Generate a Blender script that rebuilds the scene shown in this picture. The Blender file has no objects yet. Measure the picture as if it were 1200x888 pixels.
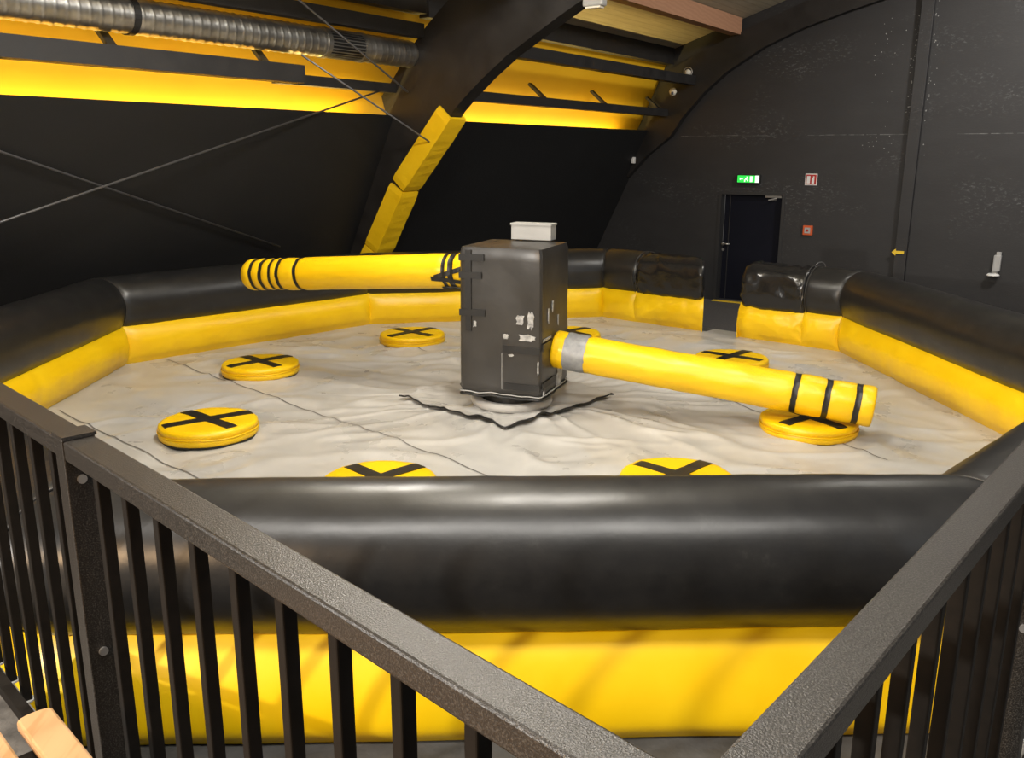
import bpy, math, random
from mathutils import Vector, Matrix, noise

random.seed(7)
scn = bpy.context.scene
COL = scn.collection

# ------------------------------------------------------------------ camera
FPX, PITCH, ROLL, CZ = 1037.0, 0.250, 0.003, 2.75
CAM = Vector((0, 0, CZ))
Fw = Vector((0, math.cos(PITCH), -math.sin(PITCH)))
R0 = Vector((1, 0, 0)); U0 = R0.cross(Fw)
Rt = R0 * math.cos(ROLL) + U0 * math.sin(ROLL)
Up = -R0 * math.sin(ROLL) + U0 * math.cos(ROLL)
cam_data = bpy.data.cameras.new('camera'); cam = bpy.data.objects.new('camera', cam_data)
COL.objects.link(cam); scn.camera = cam
cam_data.sensor_width = 36.0; cam_data.lens = FPX / 1200.0 * 36.0
cam_data.clip_start = 0.05; cam_data.clip_end = 200
cam.matrix_world = Matrix(((Rt.x, Up.x, -Fw.x, 0), (Rt.y, Up.y, -Fw.y, 0), (Rt.z, Up.z, -Fw.z, CZ), (0, 0, 0, 1)))

# ------------------------------------------------------------------ world, exposure, lights
scn.view_settings.view_transform = 'Standard'; scn.view_settings.look = 'None'
scn.view_settings.exposure = 0.0; scn.view_settings.gamma = 1.0
scn.view_settings.use_curve_mapping = False
wd = bpy.data.worlds.new('hall_ambient'); scn.world = wd; wd.use_nodes = True
wd.node_tree.nodes['Background'].inputs[0].default_value = (1.0, 0.95, 0.90, 1)
wd.node_tree.nodes['Background'].inputs[1].default_value = 0.15

def lamp(name, kind, loc, aim, energy, color, size=0.1, sizey=None, angle=None, blend=0.4):
    l = bpy.data.lights.new(name, kind); l.energy = energy; l.color = color
    if kind == 'AREA':
        l.size = size
        if sizey: l.shape = 'RECTANGLE'; l.size_y = sizey
    else:
        l.shadow_soft_size = size
        if angle: l.spot_size = math.radians(angle); l.spot_blend = blend
    o = bpy.data.objects.new(name, l); COL.objects.link(o); o.location = loc
    o.rotation_euler = (Vector(aim) - Vector(loc)).to_track_quat('-Z', 'Y').to_euler()
    return o
WARM = (1.0, 0.955, 0.885)
lamp('hall_spotlight', 'SPOT', (-4.9, 0.1, 3.15), (0.9, 3.0, 1.2), 1050, WARM, 0.05, angle=80)
lamp('hall_or_fill_lamp', 'AREA', (0.0, 0.7, 5.6), (0.2, 3.4, 1.0), 270, WARM, 5.0, 0.7)
lamp('hall_or_fill_lamp', 'POINT', (5.6, -0.4, 3.7), (0, 0, 0), 130, (0.82, 0.91, 1.0), 0.25)
lamp('hall_or_fill_lamp', 'POINT', (-1.0, 6.9, 5.0), (-1, 6.9, 0), 260, WARM, 0.2)  # added fill with no known source, brightens the left yellow walls and duct
lamp('hall_or_fill_lamp', 'POINT', (0.3, 4.6, 5.7), (0.3, 5.6, 0.6), 370, WARM, 0.22)
lamp('hall_or_fill_lamp', 'POINT', (3.9, 8.2, 5.8), (1.8, 8.0, 0.6), 590, WARM, 0.22)
lamp('hall_or_fill_lamp', 'AREA', (7.2, 9.5, 6.2), (7.9, 14.5, 3.6), 300, (1, .95, .9), 0.8)
lamp('hall_or_fill_lamp', 'AREA', (-3.4, -1.8, 3.6), (-0.9, 1.4, 1.8), 190, (1.0, 0.64, 0.33), 1.0)  # added warm fill, stands in for warm bounce onto the left railing

# ------------------------------------------------------------------ pixel -> place
def ray(x, y): return Fw + Rt * ((x - 600) / FPX) - Up * ((y - 444) / FPX)
def onz(x, y, z):
    d = ray(x, y); return CAM + d * ((z - CZ) / d.z)
def onpl(x, y, P, n):
    d = ray(x, y); return CAM + d * ((P - CAM).dot(n) / d.dot(n))
PHI = math.radians(34.5)
HU = Vector((math.sin(PHI), math.cos(PHI), 0))       # along the long left wall, to the end wall
HN = Vector((math.cos(PHI), -math.sin(PHI), 0))      # across the hall, away from the left wall
HD = Vector((4.037, 16.953, 0))                      # foot of the end wall at the door
def H(t, s, z): return HD + HN * t + HU * s + Vector((0, 0, z))
def htz(x, y, s):
    q = onpl(x, y, HD + HU * s, HU); return (q - HD).dot(HN), q.z

# ------------------------------------------------------------------ materials
def newmat(name):
    m = bpy.data.materials.new(name); m.use_nodes = True
    nt = m.node_tree; b = nt.nodes['Principled BSDF']
    return m, nt, b
def tex_coord(nt, kind='Object', scale=None):
    tc = nt.nodes.new('ShaderNodeTexCoord')
    if scale is None: return tc.outputs[kind]
    mp = nt.nodes.new('ShaderNodeMapping'); mp.inputs['Scale'].default_value = scale
    nt.links.new(tc.outputs[kind], mp.inputs['Vector']); return mp.outputs[0]
def noise_node(nt, vec, scale, detail=4, rough=0.55):
    n = nt.nodes.new('ShaderNodeTexNoise'); n.inputs['Scale'].default_value = scale
    n.inputs['Detail'].default_value = detail; n.inputs['Roughness'].default_value = rough
    nt.links.new(vec, n.inputs['Vector']); return n.outputs['Fac']
def ramp(nt, fac, stops):
    r = nt.nodes.new('ShaderNodeValToRGB'); e = r.color_ramp.elements
    while len(e) < len(stops): e.new(0.5)
    for i, (p, c) in enumerate(stops):
        e[i].position = p; e[i].color = (c[0], c[1], c[2], 1) if hasattr(c, '__len__') else (c, c, c, 1)
    nt.links.new(fac, r.inputs['Fac']); return r.outputs['Color']
def bump(nt, b, height, strength, dist):
    bp = nt.nodes.new('ShaderNodeBump'); bp.inputs['Strength'].default_value = strength
    bp.inputs['Distance'].default_value = dist
    nt.links.new(height, bp.inputs['Height']); nt.links.new(bp.outputs[0], b.inputs['Normal'])
def mat(name, c0, c1=None, nscale=6, rough=(0.5, 0.5), metal=0, bscale=None, bstr=0.3, bdist=0.01, spec=0.5,
        stops=(0.3, 0.7), vscale=None, detail=4, emit=None):
    m, nt, b = newmat(name)
    v = tex_coord(nt, 'Object', vscale)
    b.inputs['Base Color'].default_value = (*c0, 1)
    f = noise_node(nt, v, nscale, detail)
    if c1: nt.links.new(ramp(nt, f, [(stops[0], c0), (stops[1], c1)]), b.inputs['Base Color'])
    nt.links.new(ramp(nt, f, [(0.3, rough[0]), (0.7, rough[1])]), b.inputs['Roughness'])
    b.inputs['Metallic'].default_value = metal
    b.inputs['Specular IOR Level'].default_value = spec
    if bscale: bump(nt, b, noise_node(nt, v, bscale, 3), bstr, bdist)
    if emit:
        b.inputs['Emission Color'].default_value = (*emit[0], 1); b.inputs['Emission Strength'].default_value = emit[1]
    return m

def scuffed_wall(name, base, chips=True):
    m, nt, b = newmat(name)
    v = tex_coord(nt, 'Object', (1, 1, 2.2))
    big = noise_node(nt, v, 1.3, 5, 0.6); fine = noise_node(nt, v, 14, 6, 0.7); loc = noise_node(nt, v, 0.55, 2)
    c = ramp(nt, big, [(0.3, base), (0.75, tuple(x * 1.35 for x in base))])
    if chips:
        mul = nt.nodes.new('ShaderNodeMath'); mul.operation = 'MULTIPLY'
        s1 = ramp(nt, fine, [(0.54, 0.0), (0.76, 1.0)]); s2 = ramp(nt, loc, [(0.5, 0.0), (0.68, 1.0)])
        nt.links.new(s1, mul.inputs[0]); nt.links.new(s2, mul.inputs[1])
        mx = nt.nodes.new('ShaderNodeMix'); mx.data_type = 'RGBA'
        nt.links.new(mul.outputs[0], mx.inputs['Factor']); nt.links.new(c, mx.inputs['A'])
        mx.inputs['B'].default_value = (0.16, 0.16, 0.165, 1); c = mx.outputs['Result']
    nt.links.new(c, b.inputs['Base Color'])
    b.inputs['Roughness'].default_value = 0.62
    bump(nt, b, fine, 0.25, 0.01)
    return m

def vinyl_black(name):
    m, nt, b = newmat(name)
    v = tex_coord(nt, 'Object'); big = noise_node(nt, v, 2.2, 5, 0.65); fine = noise_node(nt, v, 55, 4, 0.6)
    dust = noise_node(nt, v, 7, 8, 0.72)
    nt.links.new(ramp(nt, dust, [(0.35, (0.011, 0.011, 0.0115)), (0.62, (0.017, 0.0168, 0.0165)), (0.85, (0.045, 0.044, 0.042))]), b.inputs['Base Color'])
    nt.links.new(ramp(nt, big, [(0.3, 0.30), (0.7, 0.37)]), b.inputs['Roughness'])
    b.inputs['Specular IOR Level'].default_value = 0.55
    bump(nt, b, fine, 0.10, 0.004)
    return m

def gloss_black(name):
    m, nt, b = newmat(name)
    v = tex_coord(nt, 'Object'); b.inputs['Base Color'].default_value = (0.012, 0.012, 0.0125, 1)
    b.inputs['Roughness'].default_value = 0.22; b.inputs['Specular IOR Level'].default_value = 0.6
    bump(nt, b, noise_node(nt, v, 9, 3, 0.5), 0.35, 0.02)
    return m

def board_mat(name):
    m, nt, b = newmat(name)
    tc = nt.nodes.new('ShaderNodeTexCoord'); w = nt.nodes.new('ShaderNodeTexWave')
    w.wave_type = 'BANDS'; w.bands_direction = 'X'; w.inputs['Scale'].default_value = 2.6
    w.inputs['Distortion'].default_value = 0.0
    nt.links.new(tc.outputs['Object'], w.inputs['Vector'])
    v = tex_coord(nt, 'Object', (6, 0.6, 6)); n = noise_node(nt, v, 3, 4)
    c = ramp(nt, n, [(0.3, (0.46, 0.40, 0.28)), (0.7, (0.56, 0.50, 0.37))])
    mx = nt.nodes.new('ShaderNodeMix'); mx.data_type = 'RGBA'
    nt.links.new(ramp(nt, w.outputs['Fac'], [(0.0, 0.35), (0.10, 0.0)]), mx.inputs['Factor'])
    nt.links.new(c, mx.inputs['A']); mx.inputs['B'].default_value = (0.25, 0.2, 0.12, 1)
    nt.links.new(mx.outputs['Result'], b.inputs['Base Color']); b.inputs['Roughness'].default_value = 0.6
    return m

def wood_mat(name, c0, c1, vs):
    m, nt, b = newmat(name)
    v = tex_coord(nt, 'Object', vs)
    w = nt.nodes.new('ShaderNodeTexWave'); w.wave_type = 'RINGS'; w.inputs['Scale'].default_value = 3.0
    w.inputs['Distortion'].default_value = 5.0; w.inputs['Detail'].default_value = 2
    nt.links.new(v, w.inputs['Vector'])
    nt.links.new(ramp(nt, w.outputs['Fac'], [(0.1, c0), (0.9, c1)]), b.inputs['Base Color'])
    b.inputs['Roughness'].default_value = 0.42
    return m

def speckle_mat(name, base, hi, scale, rough=0.4):
    m, nt, b = newmat(name)
    v = tex_coord(nt, 'Object'); n = noise_node(nt, v, scale, 2, 0.6)
    nt.links.new(ramp(nt, n, [(0.48, base), (0.70, hi)]), b.inputs['Base Color'])
    b.inputs['Roughness'].default_value = rough
    bump(nt, b, n, 0.35, 0.003)
    return m

def duct_mat(name):
    m, nt, b = newmat(name)
    v = tex_coord(nt, 'Object'); n = noise_node(nt, v, 5, 4)
    nt.links.new(ramp(nt, n, [(0.3, (0.30, 0.29, 0.27)), (0.7, (0.55, 0.54, 0.51))]), b.inputs['Base Color'])
    b.inputs['Metallic'].default_value = 0.9; b.inputs['Roughness'].default_value = 0.36
    return m

M = {}
M['wall'] = scuffed_wall('black_wall_paint', (0.0062, 0.0064, 0.0070), False)
M['endwall'] = scuffed_wall('scuffed_black_paint', (0.020, 0.0198, 0.0205), True)
M['arch'] = mat('black_timber_paint', (0.012, 0.011, 0.0105), (0.020, 0.018, 0.017), 3, (0.45, 0.6), bscale=20, bstr=0.15)
M['beam'] = mat('dark_grey_timber', (0.013, 0.012, 0.0115), (0.024, 0.022, 0.021), 5, (0.55, 0.7), bscale=25, bstr=0.2)
M['yellowroof'] = mat('yellow_roof_paint', (0.82, 0.47, 0.010), (0.86, 0.52, 0.016), 1.2, (0.55, 0.6))
M['pad'] = mat('yellow_pad_vinyl', (0.84, 0.52, 0.006), (0.90, 0.58, 0.008), 4, (0.4, 0.55), bscale=9, bstr=0.35, bdist=0.02)
M['cream'] = board_mat('cream_ceiling_boards')
M['pine'] = wood_mat('raw_pine', (0.46, 0.24, 0.14), (0.50, 0.27, 0.16), (2, 0.4, 2))
M['beech'] = wood_mat('beech_slat', (0.44, 0.25, 0.11), (0.52, 0.31, 0.15), (14, 1.2, 14))
M['yellow'] = mat('yellow_vinyl', (0.86, 0.53, 0.002), (0.92, 0.60, 0.004), 3.5, (0.32, 0.45), bscale=40, bstr=0.08, bdist=0.004)
M['black'] = vinyl_black('black_vinyl')
M['blackgloss'] = gloss_black('glossy_black_vinyl')
M['blackplain'] = mat('black_tape', (0.007, 0.007, 0.0075), (0.013, 0.013, 0.013), 12, (0.40, 0.5))
M['floorcover'] = mat('silver_grey_tarp', (0.42, 0.412, 0.392), (0.52, 0.512, 0.49), 2.0, (0.24, 0.38), bscale=5, bstr=0.08, bdist=0.02, detail=6)
M['seam'] = mat('seam_thread', (0.16, 0.15, 0.14), None, 5, (0.6, 0.6))
M['boxwrap'] = mat('dark_grey_wrap', (0.028, 0.0265, 0.025), (0.042, 0.039, 0.036), 2.5, (0.28, 0.40), bscale=5, bstr=0.12, bdist=0.02)
M['worn'] = mat('worn_silver_patch', (0.22, 0.22, 0.22), (0.55, 0.55, 0.54), 30, (0.35, 0.5))
M['silvertape'] = mat('silver_duct_tape', (0.24, 0.25, 0.26), (0.36, 0.37, 0.38), 18, (0.42, 0.55), metal=0.3, bscale=30, bstr=0.3, bdist=0.006)
M['ring'] = mat('pale_grey_ring', (0.42, 0.41, 0.39), (0.5, 0.49, 0.47), 5, (0.5, 0.6))
M['casegrey'] = mat('light_grey_case', (0.36, 0.36, 0.35), (0.41, 0.41, 0.40), 5, (0.5, 0.55))
M['carpet'] = mat('dark_carpet', (0.055, 0.053, 0.052), (0.115, 0.110, 0.108), 24, (0.75, 0.9), bscale=120, bstr=0.4, detail=6)
M['ground'] = mat('grey_ground_sheet', (0.050, 0.050, 0.050), (0.10, 0.10, 0.10), 6, (0.4, 0.6), bscale=12, bstr=0.4, bdist=0.02, detail=7)
M['platform'] = mat('mottled_grey_floor', (0.060, 0.058, 0.055), (0.20, 0.19, 0.175), 9, (0.35, 0.6), bscale=30, bstr=0.4, bdist=0.01, detail=8)
M['rail'] = speckle_mat('textured_powder_coat', (0.013, 0.011, 0.009), (0.068, 0.062, 0.055), 330, 0.36)
M['bar'] = mat('smooth_dark_steel', (0.008, 0.0068, 0.0055), (0.012, 0.0095, 0.0075), 40, (0.6, 0.7), spec=0.15)
M['screw'] = mat('zinc_screw', (0.6, 0.6, 0.6), None, 5, (0.3, 0.3), metal=0.8)
M['duct'] = duct_mat('galvanised_duct')
M['grille'] = mat('dark_grille', (0.015, 0.015, 0.015), None, 5, (0.5, 0.5))
M['cable'] = mat('steel_cable', (0.13, 0.13, 0.135), None, 5, (0.35, 0.35), metal=0.5)
M['seamwear'] = mat('worn_seam', (0.05, 0.05, 0.05), (0.16, 0.16, 0.16), 9, (0.7, 0.7), stops=(0.4, 0.65))
M['chip'] = mat('bare_plaster_chip', (0.28, 0.28, 0.27), None, 4, (0.7, 0.7))
M['door'] = mat('dark_blue_door', (0.0045, 0.0055, 0.011), (0.006, 0.007, 0.014), 2, (0.6, 0.65), spec=0.15)
M['frame'] = mat('dark_door_frame', (0.026, 0.026, 0.027), None, 3, (0.5, 0.5))
M['steel'] = mat('brushed_steel', (0.55, 0.54, 0.52), None, 5, (0.35, 0.35), metal=0.85)
M['green'] = mat('exit_green', (0.02, 0.45, 0.06), None, 3, (0.4, 0.4), emit=((0.03, 0.75, 0.08), 0.9))
M['exitwhite'] = mat('exit_white', (0.8, 0.85, 0.8), None, 3, (0.4, 0.4), emit=((0.8, 1.0, 0.82), 0.9))
M['darkcase'] = mat('dark_case', (0.02, 0.022, 0.02), None, 3, (0.5, 0.5))
M['red'] = mat('sign_red', (0.42, 0.02, 0.015), None, 3, (0.4, 0.4))
M['orange'] = mat('call_point_orange', (0.62, 0.11, 0.03), None, 3, (0.4, 0.4))
M['white'] = mat('white_plastic', (0.75, 0.75, 0.73), None, 3, (0.45, 0.45))
M['arrow'] = mat('arrow_yellow', (0.85, 0.58, 0.03), None, 3, (0.45, 0.45))
M['glass'] = mat('lamp_glass', (0.75, 0.72, 0.62), None, 3, (0.25, 0.25))

# ------------------------------------------------------------------ mesh helpers
class MB:
    def __init__(s): s.v = []; s.f = []
    def add(s, verts, faces):
        o = len(s.v); s.v += [tuple(p) for p in verts]; s.f += [tuple(i + o for i in f) for f in faces]; return s
    def frame_box(s, c, ax, ay, az):            # centre and half-axis vectors
        c = Vector(c); V = []
        for k in (-1, 1):
            for j in (-1, 1):
                for i in (-1, 1): V.append(c + ax * i + ay * j + az * k)
        return s.add(V, [(0, 2, 3, 1), (4, 5, 7, 6), (0, 1, 5, 4), (2, 6, 7, 3), (0, 4, 6, 2), (1, 3, 7, 5)])
    def box(s, c, hx, hy, hz, rz=0):
        ca, sa = math.cos(rz), math.sin(rz)
        return s.frame_box(c, Vector((ca * hx, sa * hx, 0)), Vector((-sa * hy, ca * hy, 0)), Vector((0, 0, hz)))
    def prism(s, pts, off):                     # polygon + extrusion vector
        n = len(pts); V = [Vector(p) for p in pts]; V += [p + off for p in V]
        F = [tuple(range(n))[::-1], tuple(range(n, 2 * n))] + [(i, (i + 1) % n, n + (i + 1) % n, n + i) for i in range(n)]
        return s.add(V, F)
    def tube(s, path, r, seg=12, cap=True):
        rings = []; path = [Vector(p) for p in path]
        rr = r if hasattr(r, '__len__') else [r] * len(path)
        for i, p in enumerate(path):
            d = (path[min(i + 1, len(path) - 1)] - path[max(i - 1, 0)]).normalized()
            a = d.cross(Vector((0, 0, 1)));
            if a.length < 1e-4: a = Vector((1, 0, 0))
            a.normalize(); b = d.cross(a)
            rings.append([p + (a * math.cos(q) + b * math.sin(q)) * rr[i] for q in [2 * math.pi * k / seg for k in range(seg)]])
        return s.loft(rings, True, cap)
    def loft(s, rings, closed=True, cap=False):
        n = len(rings[0]); V = [p for r in rings for p in r]; F = []
        for i in range(len(rings) - 1):
            for k in range(n if closed else n - 1):
                F.append((i * n + k, i * n + (k + 1) % n, (i + 1) * n + (k + 1) % n, (i + 1) * n + k))
        if cap: F += [tuple(range(n))[::-1], tuple(range((len(rings) - 1) * n, len(rings) * n))]
        return s.add(V, F)
    def build(s, name, m, parent=None, smooth=False, bevel=0, loc=None, fix=True):
        me = bpy.data.meshes.new(name)
        if loc is not None:
            L = Vector(loc); me.from_pydata([tuple(Vector(p) - L) for p in s.v], [], s.f)
        else: me.from_pydata(s.v, [], s.f)
        if fix:
            import bmesh
            bm = bmesh.new(); bm.from_mesh(me); bmesh.ops.recalc_face_normals(bm, faces=bm.faces); bm.to_mesh(me); bm.free()
        me.materials.append(M[m] if isinstance(m, str) else m)
        if smooth:
            me.polygons.foreach_set('use_smooth', [True] * len(me.polygons))
        o = bpy.data.objects.new(name, me); COL.objects.link(o)
        if loc is not None: o.location = loc
        if parent is not None:
            o.parent = parent
            if loc is None: o.matrix_parent_inverse = Matrix.Translation(-Vector(parent.location)) if parent.type == 'EMPTY' and parent.parent is None else Matrix.Translation(-world_loc(parent))
            else: o.location = Vector(loc) - world_loc(parent)
        if bevel:
            b = o.modifiers.new('bevel', 'BEVEL'); b.width = bevel; b.segments = 2; b.limit_method = 'ANGLE'
        return o
def world_loc(o):
    p = Vector(o.location)
    if o.parent:
        p = world_loc(o.parent) + p + o.matrix_parent_inverse.translation
    return p
def tag(o, label, cat, group=None):
    o['label'] = label; o['category'] = cat
    if group: o['group'] = group
    return o
def struct(o): o['kind'] = 'structure'; return o
def thing(name, loc, label, cat, group=None):
    o = bpy.data.objects.new(name, None); COL.objects.link(o); o.location = loc; o.empty_display_size = 0.2
    return tag(o, label, cat, group)
def N3(p, sc, seed=0.0): return noise.noise(Vector((p[0] * sc + seed, p[1] * sc - seed * 1.7, p[2] * sc + seed * 0.6)))
X, Y, Z = Vector((1, 0, 0)), Vector((0, 1, 0)), Vector((0, 0, 1))

# ================================================================== THE HALL
PODZ = 0.605
FLOOR = MB().box((1, 7, -0.06), 22, 22, 0.06).build('floor', 'carpet'); struct(FLOOR)
WT0, WZ0 = htz(763, 154, 0); WT1, WZ1 = htz(700, 290, 0)           # the left wall leans outwards to its foot
LEAN = (WT0 - WT1) / (WZ0 - WZ1)
WTOP = 3.18; TW = WT0 + (WTOP - WZ0) * LEAN
def wall_t(z): return TW + (z - WTOP) * LEAN
SARCH = -7.45
def wall_bay(name, s0, s1, top):
    pts = [H(wall_t(0), s0, 0), H(wall_t(top), s0, top), H(wall_t(top) - 0.09, s0, top), H(wall_t(0) - 0.14, s0, 0)]
    return struct(MB().prism(pts, HU * (s1 - s0)).build(name, 'wall'))
wall_bay('wall_left', SARCH, 0.0, WTOP)
wall_bay('wall_left', -18.0, SARCH, WTOP + 0.03)

# end wall with the door opening, upper part set back a little above the seam
DT0, DT1, DZ = -0.17, 1.10, 2.06
m = MB()
def wpan(t0, t1, z0, z1, s0): m.frame_box(H((t0 + t1) / 2, s0 + 0.15, (z0 + z1) / 2), HN * ((t1 - t0) / 2), HU * 0.15, Z * ((z1 - z0) / 2))
wpan(-3.6, DT0, 0, 3.07, 0); wpan(DT1, 10.5, 0, 3.07, 0); wpan(DT0, DT1, DZ, 3.07, 0)
wpan(-3.6, 10.5, 3.07, 8.0, 0.022)
WE = m.build('wall_end', 'endwall'); struct(WE)
sm = MB()
tt = -1.0
while tt < 6.5:                                   # worn light line along the seam, broken here and there
    L_ = random.uniform(0.05, 0.5)
    if noise.noise(Vector((tt * 1.7, 3.0, 0))) > -0.25: sm.frame_box(H(tt + L_ / 2, -0.002, 3.07 + random.uniform(-0.004, 0.004)), HN * L_ / 2, HU * 0.003, Z * random.uniform(0.003, 0.007))
    tt += L_ + random.uniform(0, 0.06)
o_ = sm.build('seam_wear', 'seamwear', WE); o_['kind'] = 'stuff'
ch = MB()
def chip(t, z, r, s0):
    pts = [H(t + math.cos(q) * r * random.uniform(0.4, 1), s0 - 0.003, z + math.sin(q) * r * random.uniform(0.4, 1)) for q in [k * 1.047 for k in range(6)]]
    ch.prism(pts, HU * 0.002)
for k in range(46):
    zz = random.uniform(3.1, 6.0); chip(3.06 - abs(random.gauss(0, 0.03)) - 0.02, zz, random.uniform(0.004, 0.016), 0.022)
    zz = random.uniform(2.6, 6.2); chip(3.27 + abs(random.gauss(0, 0.05)), zz, random.uniform(0.004, 0.018), 0.022 if zz > 3.07 else 0)
for k in range(26): chip(2.55 + random.gauss(0, 0.12), 4.25 + random.gauss(0, 0.45), random.uniform(0.004, 0.014), 0.022)
for k in range(16): chip(2.62 + random.gauss(0, 0.15), 2.95 + random.gauss(0, 0.10), random.uniform(0.004, 0.014), 0.0)
o_ = ch.build('paint_chips', 'chip', WE); o_['kind'] = 'stuff'
pil = MB().frame_box(H(3.16, -0.045, 3.7), HN * 0.095, HU * 0.06, Z * 3.7).build('trim_1', 'endwall', bevel=0.006); struct(pil)

# roof lining: steep yellow band above the wall, cream boards higher up
YB, YT = (-2.12, 2.80), (-1.33, 4.46)
def slab(t0, z0, t1, z1, s0, s1, th):
    nrm = Vector((-(z1 - z0), 0, (t1 - t0))).normalized()
    a = H(t0, s0, z0); b = H(t1, s0, z1)
    off = HN * (nrm.x * th) + Z * (nrm.z * th)
    return MB().prism([a, b, b + off, a + off], HU * (s1 - s0))
yb = slab(*YB, *YT, -18, 0, 0.05); struct(yb.build('ceiling', 'yellowroof', loc=H(-1.7, -6, 3.7)))
cr = MB().prism([Vector((-1.33, 0, 4.62)), Vector((5.5, 0, 6.85)), Vector((5.5, 0, 6.95)), Vector((-1.33, 0, 4.72))], Vector((0, 18, 0))).build('ceiling', 'cream')
cr.matrix_world = Matrix(((HN.x, HU.x, 0, H(0, -18, 0).x), (HN.y, HU.y, 0, H(0, -18, 0).y), (0, 0, 1, 0), (0, 0, 0, 1))); struct(cr)
# trough floor behind the wall top
struct(MB().frame_box(H(-2.0, -9, 2.78), HN * 0.10, HU * 9, Z * 0.02).build('trim_2', 'wall'))

# light troughs: lamps lying behind the wall top wash the yellow band
def trough(s0, s1, e):
    L = s1 - s0; c = H(-1.95, (s0 + s1) / 2, 2.86)
    l = bpy.data.lights.new('trough_light', 'AREA'); l.shape = 'RECTANGLE'; l.size = L; l.size_y = 0.05; l.energy = e; l.color = (1.0, 0.72, 0.22)
    o = bpy.data.objects.new('trough_light', l); COL.objects.link(o); o.location = c
    zd = -(HN * 0.10 + Z).normalized(); xd = HU.copy(); yd = zd.cross(xd)
    o.matrix_world = Matrix(((xd.x, yd.x, zd.x, c.x), (xd.y, yd.y, zd.y, c.y), (xd.z, yd.z, zd.z, c.z), (0, 0, 0, 1)))
trough(-6.9, -0.9, 105); trough(-17, -7.9, 185)

# ---- arches
INT = [(531, 130), (547, 111), (567, 90), (595, 64), (627, 40), (655, 19), (682, 0)]
EXT = [(440, 137), (447, 113), (462, 90), (478, 61), (500, 30), (525, 0)]
inn = [htz(x, y, SARCH) for x, y in INT]; ext = [htz(x, y, SARCH) for x, y in EXT]
# legs continue down to the floor, the head goes on as a flattening curve
pk = htz(528, 137, SARCH); pm = htz(472, 223, SARCH); pb = htz(441, 295, SARCH)
pl = (pb[0] - 0.6 * (pb[1] - 0.3), 0.3)
leg_in = [(pl[0] - 0.15, 0.0), (pl[0] - 0.02, pl[1]), (pb[0] - 0.02, pb[1]), (pm[0] - 0.02, pm[1]), (pk[0] - 0.02, pk[1])]
last = inn[-1]; dirn = Vector((inn[-1][0] - inn[-2][0], inn[-1][1] - inn[-2][1])).normalized()
head_in = []; p = Vector(last); a = math.atan2(dirn.y, dirn.x)
for k in range(14):
    a = max(a - 0.022, 0.05); p = p + Vector((math.cos(a), math.sin(a))) * 0.45; head_in.append((p.x, p.y))
laste = ext[-1]; head_ex = []; p = Vector(laste); a = math.atan2(ext[-1][1] - ext[-2][1], ext[-1][0] - ext[-2][0])
for k in range(17):
    a = max(a - 0.05, 0.12); p = p + Vector((math.cos(a), math.sin(a))) * 0.42; head_ex.append((p.x, p.y))
leg_ex = [(wall_t(0) - 0.02, 0.0), (wall_t(3.1) - 0.05, 3.1)]
poly = leg_in + inn + head_in + head_ex[::-1] + ext[1:][::-1] + leg_ex[::-1]
AT = 0.24
arch = MB().prism([H(t, SARCH, z) for t, z in poly], HU * AT).build('timber_arch', 'arch')
tag(arch, 'wide black curved timber arch rising behind the inflatable with yellow padded foot', 'arch')

# the end wall's own half arch, standing proud of the wall
ei = [htz(x, y, -0.16) for x, y in [(785, 160), (800, 137), (825, 108), (850, 85), (895, 55), (940, 33), (990, 14), (1040, -3)]]
ee = [htz(x, y, -0.16) for x, y in [(756, 150), (764, 122), (780, 84), (820, 62), (870, 36), (915, 15), (960, -6)]]
ei = [(-2.03, 2.30), (-1.62, 2.72)] + ei
ee = [(-2.2, 2.30)] + ee
for k in range(5): ei.append((ei[-1][0] + 0.9, ei[-1][1] + 0.22 - 0.02 * k)); ee.append((ee[-1][0] + 0.95, ee[-1][1] + 0.28))
endarch = MB().prism([H(t, -0.16, z) for t, z in ei + ee[::-1]], HU * 0.155).build('timber_arch', 'arch')
tag(endarch, 'flat black half arch running up the scuffed end wall above the door', 'arch')

# yellow pads on the arch foot
pads = thing('arch_padding', H(-1.6, SARCH, 1.3), 'yellow vinyl padding strapped to the foot of the black arch', 'padding')
def pad(a0, a1, name='pad'):
    # a0,a1: (t,z) of the inner edge, bottom and top ; pad wraps the inner edge
    (t0, z0), (t1, z1) = a0, a1
    d = Vector((t1 - t0, z1 - z0)).normalized(); nn = Vector((d.y, -d.x))
    W, T = 0.20, 0.045
    prof = [(T, -T), (T, AT + T), (-0.16, AT + T), (-0.16, AT), (0.0, AT), (0, 0), (-W, 0), (-W, -T)]
    rings = []
    K = 14
    for i in range(K + 1):
        f = i / K; c = Vector((t0, z0)) + (Vector((t1, z1)) - Vector((t0, z0))) * f
        e = 0.012 if i in (0, K) else 0
        r = []
        for j, (o, s) in enumerate(prof):
            w = 0.010 * noise.noise(Vector((f * 9 + j, z0, j * 0.7)))
            q = c + nn * (o - (e if o > 0 else 0) + w * (1 if o > 0 else 0)); r.append(H(q.x, SARCH + s + (e if s < 0 else 0), q.y))
        rings.append(r)
    return MB().loft(rings, True, True).build(name, 'pad', pads)
pad((pm[0] + 0.006, pm[1] + 0.012), pk); pad(pb, (pm[0] - 0.006, pm[1] - 0.012)); pad(pl, (pb[0] - 0.006, pb[1] - 0.012))

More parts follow.
